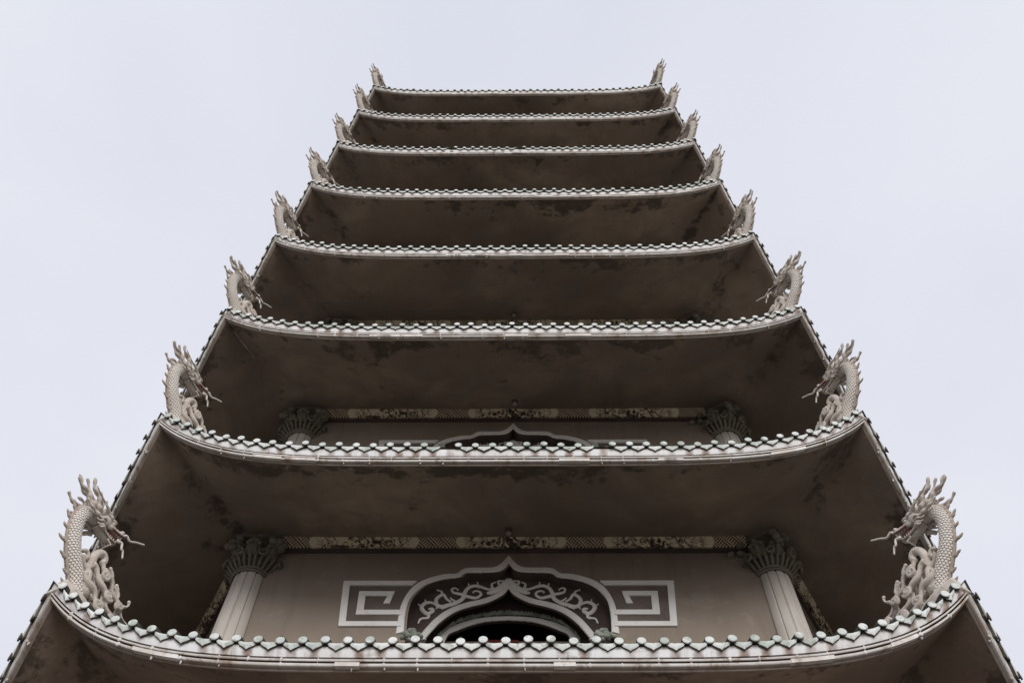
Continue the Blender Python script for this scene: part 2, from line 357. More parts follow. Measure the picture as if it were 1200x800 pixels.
for i in range(8):
    uvb=lambda k,a,o,dz,r,i=i:((a-.5)*ER[i]+SP*(60*k+17*i+200), dz)
    # fascia board (the tier's main piece)
    fb=MB(); loft(fb,i,[(.30,-.02,1),(.075,-.066,1),(.040,-.074,1),(.045,-.125,1),(.062,-.176,1),(.107,-.178,1)],uvb)
    tier=fb.build('eave',FAS,pagoda,True,40)
    # three stepped mouldings under it
    rb=MB()
    rows=[(.105,-.179,1),(.105,-.190,1),(.066,-.192,1),(.060,-.198,1),(.062,-.212,1),(.070,-.219,1),(.108,-.221,1),(.108,-.231,1),(.074,-.233,1),(.068,-.240,1),(.071,-.257,1),(.080,-.265,1),(.112,-.267,1),(.118,-.282,1),(.130,-.285,1)]
    loft(rb,i,rows,uvb)
    # mortar joints: little pale lumps and drips where the lengths of moulding meet
    rnd=random.Random(40+i)
    for k in (0,1,5) if i<7 else (0,1,5):
        nj=int(ER[i]/.285)
        for j in range(1,nj):
            a=j/nj+rnd.uniform(-.004,.004)
            if a>.985 or a<.015: continue
            p=E(i,k,a,.070,-.201); q=E(i,k,a,.078,-.249); nrm,tg=side(k)
            M=Matrix((nrm,tg,Vector((0,0,1)))).transposed()
            w_=rnd.uniform(.006,.016)
            b0=len(rb.v)
            if rnd.random()<.8: rb.ell(p,(.013,w_*1.3,.024),M,6,4)
            if rnd.random()<.9: rb.ell(q,(.015,w_*1.6,.024),M,6,4)
            if rnd.random()<.4: rb.ell(E(i,k,a+.001,.095,-.275),(.012,w_*.8,rnd.uniform(.014,.034)),M,6,4)
            for t_ in range(b0,len(rb.v)): rb.uv[t_]=(a*ER[i]+k*9,-.2+i)
    # short runs where the lowest moulding has been patched and stands out a little
    for k in (0,1,5):
        for _ in range(6):
            a0=rnd.uniform(.04,.9); a1=a0+rnd.uniform(.02,.05); N=7
            vs=[]; 
            for j in range(N):
                a=lerp(a0,a1,j/(N-1))
                for (o_,dz) in ((.100,-.226),(.062,-.228),(.066,-.268),(.104,-.270)): vs.append(E(i,k,a,o_,dz))
            b0=len(rb.v)
            rb.add(vs,[(j*4+c,j*4+(c+1)%4,(j+1)*4+(c+1)%4,(j+1)*4+c) for j in range(N-1) for c in range(4)]+[(0,1,2,3),tuple((N-1)*4+c for c in (3,2,1,0))])
            for t_ in range(b0,len(rb.v)): rb.uv[t_]=(vs[t_-b0].x+k*9,vs[t_-b0].z)
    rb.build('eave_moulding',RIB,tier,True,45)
    # soffit rising to the wall
    A=ER[i]*.8660254; O=(A-WA); sb=MB(); rows=[]; NQ=12
    for r in range(NQ+1):
        q=r/NQ; rows.append((lerp(.125,O+.01,q), lerp(-.282,.445,q), (1-q)**1.35))
    def uvs(k,a,o,dz,r): 
        return (min(a,1-a)*ER[i]*.5*2*(1-0*r), r/NQ)
    loft(sb,i,rows,uvs)
    sb.build('soffit',SOF,tier,True,30)
    # tile ends along the edge: a round cap on every roll, a pointed drip tile between
    tb=MB(); 
    for k in range(6):
        nrm,tg=side(k); pos=arc_positions(i)
        front = k in (0,1,5)
        for j,a in enumerate(pos):
            c=E(i,k,a,-.006,-.040)
            jit=rnd.uniform(-.008,.008); tilt=rnd.uniform(-.12,.12)
            if rnd.random()<.012 and front: continue
            inw=-nrm*.06+Vector((0,0,.012))
            n=14 if i<4 else 10
            ring=[]
            for (rr,d) in ((.026,-.004),(.034,-.004),(.0405,.001),(.0405,.014),(.025,.016),(.025,1.)):
                for s_ in range(n):
                    an=2*PI*s_/n
                    ring.append(c+tg*(math.cos(an)*rr)+Vector((0,0,math.sin(an)*rr+jit))+ (-nrm*(d+tilt*.1) if d<.5 else inw))
            f0=len(tb.f)
            b0=tb.add(ring,[(r*n+s_,r*n+(s_+1)%n,(r+1)*n+(s_+1)%n,(r+1)*n+s_) for r in range(5) for s_ in range(n)]+[tuple(range(n-1,-1,-1))])
            for q_ in range(f0+2*n,f0+5*n): tb.m1.add(q_)
            # drip tile half a step on
            if j<len(pos)-1:
                a2=pos[j+1]; am=(a+a2)/2; hw=(a2-a)/2
                prof2=[(-.86,.004),(-.82,-.018),(-.68,-.040),(-.44,-.056),(-.20,-.070),(0,-.088),(.20,-.070),(.44,-.056),(.68,-.040),(.82,-.018),(.86,.004),(.45,-.006),(0,-.010),(-.45,-.006)]
                jz=rnd.uniform(-.006,.006); jy=rnd.uniform(-.008,.008)
                fr=[];bk=[];back=[]
                for (s_,dz) in prof2:
                    p=E(i,k,am+hw*s_,.014+jy*.6-dz*.10,dz*.95-.052+jz*.6); fr.append(p); bk.append(p-nrm*.026)
                # centre ribs: bulge slightly outwards
                N=len(prof2)
                cc=E(i,k,am,.006+jy*.6,-.052+jz*.6-.043)
                vs=fr+bk+[cc]; fs=[(2*N,(q+1)%N,q) for q in range(N)]+[(q,(q+1)%N,N+(q+1)%N,N+q) for q in range(N)]
                f0=len(tb.f); tb.add(vs,fs)
                for q_ in range(f0+N,f0+2*N): tb.m1.add(q_)
                # trough of the pan tile running inwards
                ps=[(-.85,.0),(-.45,-.016),(0,-.024),(.45,-.016),(.85,.0)]
                v1=[E(i,k,am+hw*s_,.03,dz-.052) for s_,dz in ps]; v2=[p-nrm*.30+Vector((0,0,.13)) for p in v1]
                f0=len(tb.f); tb.add(v1+v2,[(q,q+1,5+q+1,5+q) for q in range(4)]); tb.m1.update(range(f0,f0+4))
    tb.build('edge_tile_row',[TIL,CLAY],tier,True,35)
    # roof slope with its rolls
    qb=MB(); nO=8; A=ER[i]*.8660254; O=A-WA if i<7 else A
    for k in range(6):
        nrm,tg=side(k); base=len(qb.v)
        for r in range(nO+1):
            o_=lerp(.02,O-.001,r/nO); hl=ER[i]-o_*1.1547
            for a in AS:
                x=(a-.5)*hl; p=nrm*(A-o_)+tg*x; p.z=zroof(i,k,x,o_)-.05; qb.v.append(tuple(p))
        n=len(AS)
        for r in range(nO):
            for j in range(n-1):
                q=base+r*n+j; qb.f.append((q,q+1,q+n+1,q+n))
        for a in arc_positions(i):
            x=(a-.5)*ER[i]; oh=(ER[i]/2-abs(x))/.57735; oe=min(oh-.02,O-.01)
            if oe<.1: continue
            pts=[]
            for s_ in range(5):
                o_=lerp(.02,oe,s_/4); p=nrm*(A-o_)+tg*x; p.z=zroof(i,k,x,o_)-.02; pts.append(p)
            qb.tube(pts,.042,6)
    qb.build('roof_slope',ROOF,tier,True,40)
    # hip ridges
    for k in range(6):
        hb=MB()
        a=-PI/2-PI/6+k*PI/3; d=Vector((math.cos(a),math.sin(a),0)); pts=[];rr=[]
        for s_ in range(14):
            q=s_/13; rad=lerp(ER[i]-.20,WR if i<7 else .3,q); o_=(ER[i]-rad)*.8660254
            p=d*rad; p.z=EZ[i]+EU[i]*(1-min(o_/O,1))**2+(.95 if i<7 else 3.6)*min(o_/O,1)-.06; pts.append(p); rr.append(.035+.05*min(q*5,1))
        hb.tube(pts,rr,8); hb.build('hip_ridge',ROOF,tier,True,50)

# top finial above the last roof (out of the frame)
fb=MB(); N=20; prf=[(.9,0),(.95,.25),(.55,.35),(.45,.7),(.7,.95),(.72,1.2),(.35,1.5),(.22,1.8),(.34,2.1),(.30,2.4),(.1,2.7),(.02,3.2)]
fb.add([(r*math.cos(2*PI*k/N),r*math.sin(2*PI*k/N),EZ[7]+3.1+z) for r,z in prf for k in range(N)],[(j*N+k,j*N+(k+1)%N,(j+1)*N+(k+1)%N,(j+1)*N+k) for j in range(len(prf)-1) for k in range(N)])
fb.build('finial',TIL,pagoda)

# ------------------------------------------------------------------ storeys (all heights below are above the storey's own eave)
def mirror(P): return P+[(-x,z) for x,z in reversed(P)]
O1O=[(0,3.29),(-.064,3.176),(-.115,3.108),(-.179,3.068),(-.269,3.057),(-.476,3.057),(-.552,3.03),(-.625,2.951),(-.728,2.944),(-.829,2.921),(-.977,2.855),(-1.096,2.76),(-1.182,2.61),(-1.235,2.41),(-1.246,2.232),(-1.246,1.93)]
O1I=[(0,3.148),(-.036,3.068),(-.087,3.009),(-.164,2.978),(-.266,2.970),(-.472,2.974),(-.548,2.94),(-.583,2.885),(-.697,2.87),(-.798,2.843),(-.969,2.76),(-1.083,2.629),(-1.155,2.464),(-1.172,2.232),(-1.160,1.96)]
O2O=[(0,2.991),(-.023,2.933),(-.072,2.837),(-.16,2.743),(-.309,2.661),(-.507,2.594),(-.701,2.485),(-.861,2.307),(-.998,2.059)]
O2I=[(0,2.818),(-.045,2.735),(-.108,2.675),(-.256,2.576),(-.453,2.507),(-.622,2.413),(-.783,2.237),(-.921,1.998),(-.921,1.2)]
O3O=[(0.0, 2.6), (-0.214, 2.589), (-0.415, 2.549), (-0.661, 2.429), (-0.832, 2.199), (-0.864, 1.2)]
O3I=[(0.0, 2.537), (-0.162, 2.526), (-0.338, 2.494), (-0.582, 2.375), (-0.732, 2.181), (-0.766, 1.2)]
GR=[(0.0, 2.685), (-0.242, 2.648), (-0.467, 2.593), (-0.663, 2.465), (-0.8, 2.286)]
def dense(P,n=5): return [(v.x,v.z) for v in spline([(x,0,z) for x,z in P],n)]
def resample(P,N):
    d=[0]
    for a,b in zip(P,P[1:]): d.append(d[-1]+math.hypot(b[0]-a[0],b[1]-a[1]))
    out=[];q=0
    for j in range(N):
        s=d[-1]*j/(N-1)
        while q<len(P)-2 and d[q+1]<s: q+=1
        f=(s-d[q])/max(d[q+1]-d[q],1e-9); out.append((lerp(P[q][0],P[q+1][0],f),lerp(P[q][1],P[q+1][1],f)))
    return out
def ribbon(mb,outer,inner,yf,yb,N=64,thin=0.):
    """moulding between two outlines (half outlines, mirrored), from depth yb out to yf with a small bevel"""
    for sgn in (1,-1):
        o_=resample(outer,N); i_=resample(inner,N); i_=[(lerp(ix,ox,thin),lerp(iz,oz,thin)) for (ox,oz),(ix,iz) in zip(o_,i_)]
        sec=[]
        for (ox,oz),(ix,iz) in zip(o_,i_):
            bx,bz=(ix-ox)*.12,(iz-oz)*.12
            sec.append([(ox,yb,oz),(ox,yf+.008,oz),(ox+bx,yf,oz+bz),(ix-bx,yf,iz-bz),(ix,yf+.008,iz),(ix,yb,iz)])
        vs=[(sgn*x,y,z) for s_ in sec for x,y,z in s_]
        fs=[(j*6+c,j*6+c+1,(j+1)*6+c+1,(j+1)*6+c) if sgn>0 else (j*6+c,(j+1)*6+c,(j+1)*6+c+1,j*6+c+1) for j in range(N-1) for c in range(5)]
        fs.append(tuple((N-1)*6+c for c in range(6)))
        mb.add(vs,fs)
def sheet(mb,outer,holes,y):
    polys=[[Vector((x,z,0)) for x,z in outer]]+[[Vector((x,z,0)) for x,z in h] for h in holes]
    tris=tessellate_polygon(polys); flat=[p for q in polys for p in q]
    mb.add([(p.x,y,p.y) for p in flat],[t for t in tris])
def reveal(mb,P,y0,y1):
    n=len(P); mb.add([(x,y0,z) for x,z in P]+[(x,y1,z) for x,z in P],[(j,j+1,n+j+1,n+j) for j in range(n-1)])
H1=mirror(dense(O1I)); H2=mirror(dense(O2I)); H3=mirror(dense(O3I))
H1c=[(1.16,1.2),(-1.16,1.2)]
def wall_mesh():
    b=MB(); z0,z1=.6,3.62
    # front face with the ogee opening cut through
    h=dense(O1I); hole=[( -1.16,1.2)]+list(reversed(h))+[(-x,z) for x,z in h[1:]]+[(1.16,1.2)]
    sheet(b,[(-WR/2,z0),(WR/2,z0),(WR/2,z1),(-WR/2,z1)],[hole],-WA)
    for k in range(1,6):
        a0=-PI/2-PI/6+k*PI/3; a1=a0+PI/3
        p=[(WR*math.cos(a),WR*math.sin(a)) for a in (a0,a1)]
        b.add([(p[0][0],p[0][1],z0),(p[1][0],p[1][1],z0),(p[1][0],p[1][1],z1),(p[0][0],p[0][1],z1)],[(0,1,2,3)])
    return b
def bar(mb,P,y0,y1):
    """flat bar: closed polygon P extruded"""
    n=len(P); mb.add([(x,y1,z) for x,z in P]+[(x,y0,z) for x,z in P],[tuple(range(n)),tuple(range(2*n-1,n-1,-1))]+[(j,n+j,n+(j+1)%n,(j+1)%n) for j in range(n)])
def fret_mesh(sgn):
    b=MB(); yf,yb=-WA-.024,-WA+.01
    L_=[  # left-hand key fret, each bar a quad
      [(-1.965,2.80),(-1.09,2.80),(-1.14,2.724),(-1.880,2.724)],
      [(-1.965,2.80),(-1.880,2.724),(-1.832,2.116),(-1.905,2.043)],
      [(-1.905,2.043),(-1.832,2.116),(-1.20,2.116),(-1.20,2.043)],
      [(-1.735,2.226),(-1.655,2.302),(-1.215,2.302),(-1.215,2.226)],
      [(-1.752,2.618),(-1.667,2.540),(-1.655,2.302),(-1.735,2.226)],
      [(-1.752,2.618),(-1.333,2.618),(-1.408,2.540),(-1.667,2.540)],
      [(-1.333,2.618),(-1.371,2.41),(-1.444,2.41),(-1.408,2.540)],
    ]
    for P in L_: bar(b,[(sgn*x,z) for x,z in P],yb+.0,yf)
    return b
VINES=[[(-0.011,3.003),(-0.051,2.926),(-0.121,2.827),(-0.202,2.766),(-0.237,2.756)],
[(-0.112,2.849),(-0.234,2.819),(-0.338,2.865),(-0.42,2.88),(-0.49,2.835),(-0.526,2.744),(-0.542,2.655),(-0.619,2.581),(-0.716,2.537),(-0.785,2.516),(-0.838,2.552),(-0.854,2.64),(-0.818,2.7),(-0.769,2.722),(-0.734,2.655),(-0.686,2.608)],
[(-0.546,2.729),(-0.608,2.744),(-0.66,2.767),(-0.679,2.82),(-0.644,2.843),(-0.607,2.812)],
[(-0.504,2.699),(-0.442,2.677),(-0.381,2.669),(-0.327,2.721),(-0.344,2.774),(-0.396,2.789),(-0.421,2.767)],
[(-0.784,2.722),(-0.804,2.782),(-0.852,2.805)],
[(-0.836,2.538),(-0.911,2.589),(-0.98,2.574),(-1.015,2.516),(-0.994,2.451),(-0.94,2.401),(-0.884,2.436),(-0.887,2.48),(-0.92,2.48)],
[(-0.931,2.408),(-0.925,2.337),(-1.007,2.316),(-1.03,2.246)],
[(-0.969,2.567),(-0.983,2.629)],[(-1.011,2.526),(-1.057,2.555)],[(-0.468,2.85),(-0.486,2.914)],[(-0.356,2.85),(-0.376,2.934)],
[(-0.188,2.827),(-0.203,2.911),(-0.165,2.942)],[(-0.086,2.857),(-0.129,2.957),(-0.067,2.969)],[(-0.619,2.596),(-0.684,2.662)],
[(-0.715,2.523),(-0.772,2.482)],[(-0.825,2.516),(-0.843,2.487)]]
VW=[.040,.029,.022,.024,.020,.029,.022,.018,.018,.018,.018,.020,.022,.02,.02,.018]
def vine_mesh():
    b=MB()
    for P,w_ in zip(VINES,VW):
        for sgn in (1,-1):
            pts=spline([(sgn*x,-WA+.14-.012,z) for x,z in P],6); n=len(pts)
            b.tube(pts,[w_*(1-.55*(j/(n-1))) for j in range(n)],8,flat=.55,up=(1,0,0.01)) if False else None
            rr=[w_*(.95-.5*abs(2*j/(n-1)-1)**2) if w_>.025 else w_*(1-.6*j/(n-1)) for j in range(n)]
            # flattened across the wall: scale y after building
            b0=len(b.v); b.tube(pts,rr,8)
            yc=-WA+.128
            for q in range(b0,len(b.v)):
                x,y,z=b.v[q]; b.v[q]=(x,yc+(y-yc)*.75,z)
            b.ell(pts[-1],(rr[-1]*1.35,.016,rr[-1]*1.35),None,8,5)
    return b
def make_surround(parent):
    b=MB(); yf=-WA-.014
    ribbon(b,dense(O1O),dense(O1I),yf,-WA+.01)
    s=b.build('window_surround',WHT,parent,True,35)
    for sgn in (-1,1): fret_mesh(sgn).build('key_fret',WHT,s,False)
    rv=MB(); h=dense(O1I); hole=[( -1.16,1.2)]+list(reversed(h))+[(-x,z) for x,z in h[1:]]+[(1.16,1.2)]
    reveal(rv,hole,-WA+.001,-WA+.14); rv.build('ogee_reveal',PAN,s,False)
    for sg in (-1,1):
        fd=MB(); bar(fd,[(sg*x,z) for x,z in [(-1.93,2.77),(-1.10,2.77),(-1.215,2.5),(-1.225,2.24),(-1.225,2.09),(-1.87,2.09)]],-WA+.01,-WA-.006); fd.build('fret_field',FLD,s,False)
    p=MB(); h=dense(O2I); h=[(x,z+.012) for x,z in h]; hole=[(-.921,1.2)]+list(reversed(h))+[(-x,z) for x,z in h[1:]]+[(.921,1.2)]
    sheet(p,[(-1.3,1.0),(1.3,1.0),(1.3,3.3),(-1.3,3.3)],[hole],-WA+.14); reveal(p,hole,-WA+.14,-WA+.17)
    p.build('recessed_panel',PAN,s,False)
    q=MB(); ribbon(q,dense(O2O),dense(O2I[:-1]),-WA+.126,-WA+.15,64,.16)
    for sg in (1,-1):
        bar(q,[(sg*x,z) for x,z in [(-1.16,2.07),(-.985,2.07),(-.915,1.99),(-1.16,1.99)]],-WA+.15,-WA+.127)
    q.build('inner_ogee_moulding',WHT,s,True,35)
    vine_mesh().build('vine_scrollwork',WHT,s,True,50)
    r=MB(); h3=dense(O3I); hole=[(-.78,1.2)]+list(reversed(h3))+[(-x,z) for x,z in h3[1:]]+[(.78,1.2)]
    sheet(r,[(-1.3,1.0),(1.3,1.0),(1.3,3.3),(-1.3,3.3)],[hole],-WA+.357); reveal(r,hole,-WA+.357,-WA+.40)
    r.build('window_recess',PAN,s,False)
    t=MB(); ribbon(t,dense(O3O),dense(O3I),-WA+.34,-WA+.362); t.build('arch_moulding',WHT,s,True,35)
    # leafy trim standing over the arch
    l=MB(); rnd=random.Random(3); gp=resample(dense(GR),60); op=resample(dense(O3O[:5]),60)
    for sg in (1,-1):
        for (gx,gz),(ox,oz) in zip(gp,op):
            d=Vector((gx-ox,0,gz-oz)); Ln=d.length*rnd.uniform(.75,1.15); d.normalize()
            M=Matrix((Vector((-d.z,0,d.x)),Vector((0,1,0)),d)).transposed()
            l.ell((sg*(ox+d.x*Ln*.5),-WA+.33+rnd.uniform(-.01,.01),oz+d.z*Ln*.5),(.011,.02,Ln*.55),Matrix(((sg,0,0),(0,1,0),(0,0,1)))@M,6,5)
    l.build('leaf_trim',GRN,s,True)
    # carved brackets at the springing
    for sg in (1,-1):
        c=MB()
        for q_ in range(7):
            a=q_*1.9; c.ell((sg*(-1.07)+.07*math.cos(a)*(.4+q_*.1),-WA-.03,1.905+.045*math.sin(a)),(.045,.04,.035),None,8,6)
        for q_ in range(16): a=q_*2.4; r_=.028*math.sqrt(q_); c.ell((sg*(-1.07)+r_*1.1*math.cos(a),-WA-.01,1.90+r_*.6*math.sin(a)),(.03,.035,.026),None,8,5)
        c.build('carved_bracket',GRN,s,True,50)
    pb=MB(); pb.box((0,-WA+.46,1.71),(.80,.03,.56)); pb.build('window_parapet',WAL,s,False)
    pr_=MB(); pr_.box((-.075,-WA+.42,2.205),(.195,.006,.075)); pr_.build('red_panel',RED,s,False)
    # window: glass, dark frame, red painted transom
    g_=MB(); g_.add([(-1.2,-WA+.79,1.0),(1.2,-WA+.79,1.0),(1.2,-WA+.79,3.3),(-1.2,-WA+.79,3.3)],[(0,1,2,3)]); w1=g_.build('window_pane',GLS,s,False)
    f_=MB()
    for x in (-.62,-.25,.25,.62): f_.box((x,-WA+.765,1.75),(.03,.022,.85))
    f_.box((0,-WA+.762,2.30),(.78,.028,.035)); f_.build('window_frame',PAN,s,False)
    r_=MB(); n=24; vs=[]
    for j in range(n+1):
        x=-.27+.54*j/n; vs+= [(x,-WA+.74,2.36+.02*math.cos(PI*(j/n-.5))),(x,-WA+.74,2.52+.05*math.cos(PI*(j/n-.5))),(x,-WA+.78,2.52+.05*math.cos(PI*(j/n-.5)))]
    r_.add(vs,[(3*j+c_,3*j+3+c_,3*j+4+c_,3*j+1+c_) for j in range(n) for c_ in range(2)]); r_.build('red_transom',RED,s,False)
    return s
def column_parent(parent,x,y):
    b=MB(); n=96; z0,z1=.45,2.90; rows=14; vs=[]
    for r in range(rows+1):
        z=lerp(z0,z1,r/rows); R=lerp(.245,.205,r/rows)
        for k in range(n):
            a=2*PI*k/n; gphase=(a*12/(2*PI)+.5)%1-.5
            gr=max(0,1-abs(gphase)/.09); vs.append((R*math.cos(a)*(1-.085*gr**.6),R*math.sin(a)*(1-.085*gr**.6),z))
    b.add(vs,[(r*n+k,r*n+(k+1)%n,(r+1)*n+(k+1)%n,(r+1)*n+k) for r in range(rows) for k in range(n)])
    o_=b.build('column',COL,parent,True,30); o_.location=(x,y,0)
    # capital
    c=MB(); N=32
    for z,R in ((2.895,.225),(2.935,.232)): c.tube([(R*math.cos(2*PI*k/N),R*math.sin(2*PI*k/N),z) for k in range(N+1)],.016,6,cap=False)
    bell=[(.20,2.88),(.215,2.95),(.235,3.02),(.265,3.12),(.285,3.2),(.27,3.3),(.27,3.5)]
    c.add([(r*math.cos(2*PI*k/N),r*math.sin(2*PI*k/N),z) for r,z in bell for k in range(N)],[(j*N+k,j*N+(k+1)%N,(j+1)*N+(k+1)%N,(j+1)*N+k) for j in range(len(bell)-1) for k in range(N)])
    for k in range(28):
        a=2*PI*k/28
        P=[(.235,2.955),(.275,2.985),(.315,3.035),(.345,3.075),(.358,3.05)]
        c.tube(spline([(r*math.cos(a),r*math.sin(a),z) for r,z in P],3),[.017]*13,6)
    rnd=random.Random(5)
    for k in range(8):      # volutes
        a=2*PI*k/8+.39; pts=[]; er=Vector((math.cos(a),math.sin(a),0)); et=Vector((-er.y,er.x,0))
        for j in range(20):
            f=j/19; rad=.062*(1-f*.8); an=PI*.5-f*2.6*PI*.9
            pts.append(er*(.36+.02*f)+et*(rad*math.cos(an))+Vector((0,0,3.08+rad*math.sin(an))))
        c.tube(pts,[.020*(1-.4*j/19) for j in range(20)],6)
    for k in range(8):      # leaf bosses under the soffit
        a=2*PI*k/8+.0; er=Vector((math.cos(a),math.sin(a),0)); et=Vector((-er.y,er.x,0))
        for q in (-2,-1,0,1,2):
            an=a+q*.10; e2=Vector((math.cos(an),math.sin(an),0))
            hgt=.11-.018*abs(q); R_=.33-.012*abs(q)+rnd.uniform(-.01,.01)
            c.tube(spline([e2*.26+Vector((0,0,3.1)),e2*(R_-.02)+Vector((0,0,3.17)),e2*R_+Vector((0,0,3.19+hgt)),e2*(R_+.05)+Vector((0,0,3.17+hgt))],3),[.028,.032,.034,.034,.034,.034,.034,.032,.03,.022],7)
    for k in range(4):
        a=2*PI*k/4+PI/4
        for _ in range(10):
            d=Vector((math.cos(a)+rnd.uniform(-.25,.25),math.sin(a)+rnd.uniform(-.25,.25),0))
            c.ell(d*.36+Vector((0,0,3.33+rnd.uniform(-.09,.08))),(.055,.055,.04),None,7,5)
    c.box((0,0,3.47),(.30,.30,.05))
    cp=c.build('capital',CAP,o_,True,60)
    return o_,cp
WALL=wall_mesh()
proto=None; ST=[]
storey0=None
protos={}
for i in range(7):
    z=EZ[i]
    dx=-.03 if i==0 else 0
    if i==0:
        wo=WALL.build('wall',WAL,pagoda,False); wo.location=(0,0,z)
        sur=make_surround(pagoda); sur.location=(dx,0,z)
        cols=[]
        c0,_=column_parent(pagoda,6.30*math.cos(-2*PI/3),6.30*math.sin(-2*PI/3)); c0.location.z=z
        fz=MB(); hl=WR/2+.04; fz.box((0,-WA-.012,3.44),(hl-.32,.03,.11)); fbm=fz.build('frieze_beam',PAN,pagoda,False); fbm.location=(0,0,z); fz=MB()
        X_=hl-.34; fz.add([(-X_,-WA-.160,3.488),(X_,-WA-.160,3.488),(X_,-WA-.075,3.356),(-X_,-WA-.075,3.356),(-X_,-WA-.140,3.512),(X_,-WA-.140,3.512),(X_,-WA-.035,3.375),(-X_,-WA-.035,3.375)],[(0,3,2,1),(0,1,5,4),(3,7,6,2),(0,4,7,3),(1,2,6,5)]); fz.build('carved_face',FRZ,fbm,False); f0=fbm
    else:
        n_=wo.copy(); C.objects.link(n_); n_.location=(0,0,z)
        s2=copy_tree(sur,pagoda); s2.location=(0,0,z)
    for k in range(6):
        a=-2*PI/3+k*PI/3
        if not(i==0 and k==0):
            c2=copy_tree(c0,pagoda); c2.location=(6.30*math.cos(a),6.30*math.sin(a),z); c2.rotation_euler=(0,0,k*PI/3)
        if k in (1,5) and i<3:
            f2=copy_tree(f0,pagoda); f2.location=(0,0,z); f2.rotation_euler=(0,0,k*PI/3)
            s3=copy_tree(sur,pagoda); s3.location=(0,0,z); s3.rotation_euler=(0,0,k*PI/3)
    if i>0: f2=copy_tree(f0,pagoda); f2.location=(0,0,z)
# ground storey below the lowest eave in view
gb=MB(); ring=[(WR*math.cos(-2*PI/3+k*PI/3),WR*math.sin(-2*PI/3+k*PI/3)) for k in range(6)]
for z0,z1,s_ in ((0,.5,1.12),(.5,8.5,1)):
    gb.add([(x*s_,y*s_,z0) for x,y in ring]+[(x*s_,y*s_,z1) for x,y in ring],[(k,(k+1)%6,6+(k+1)%6,6+k) for k in range(6)])
gb.add([(x*1.12,y*1.12,.5) for x,y in ring],[tuple(range(6))])
gb.build('ground_storey_wall',WAL,pagoda,False)

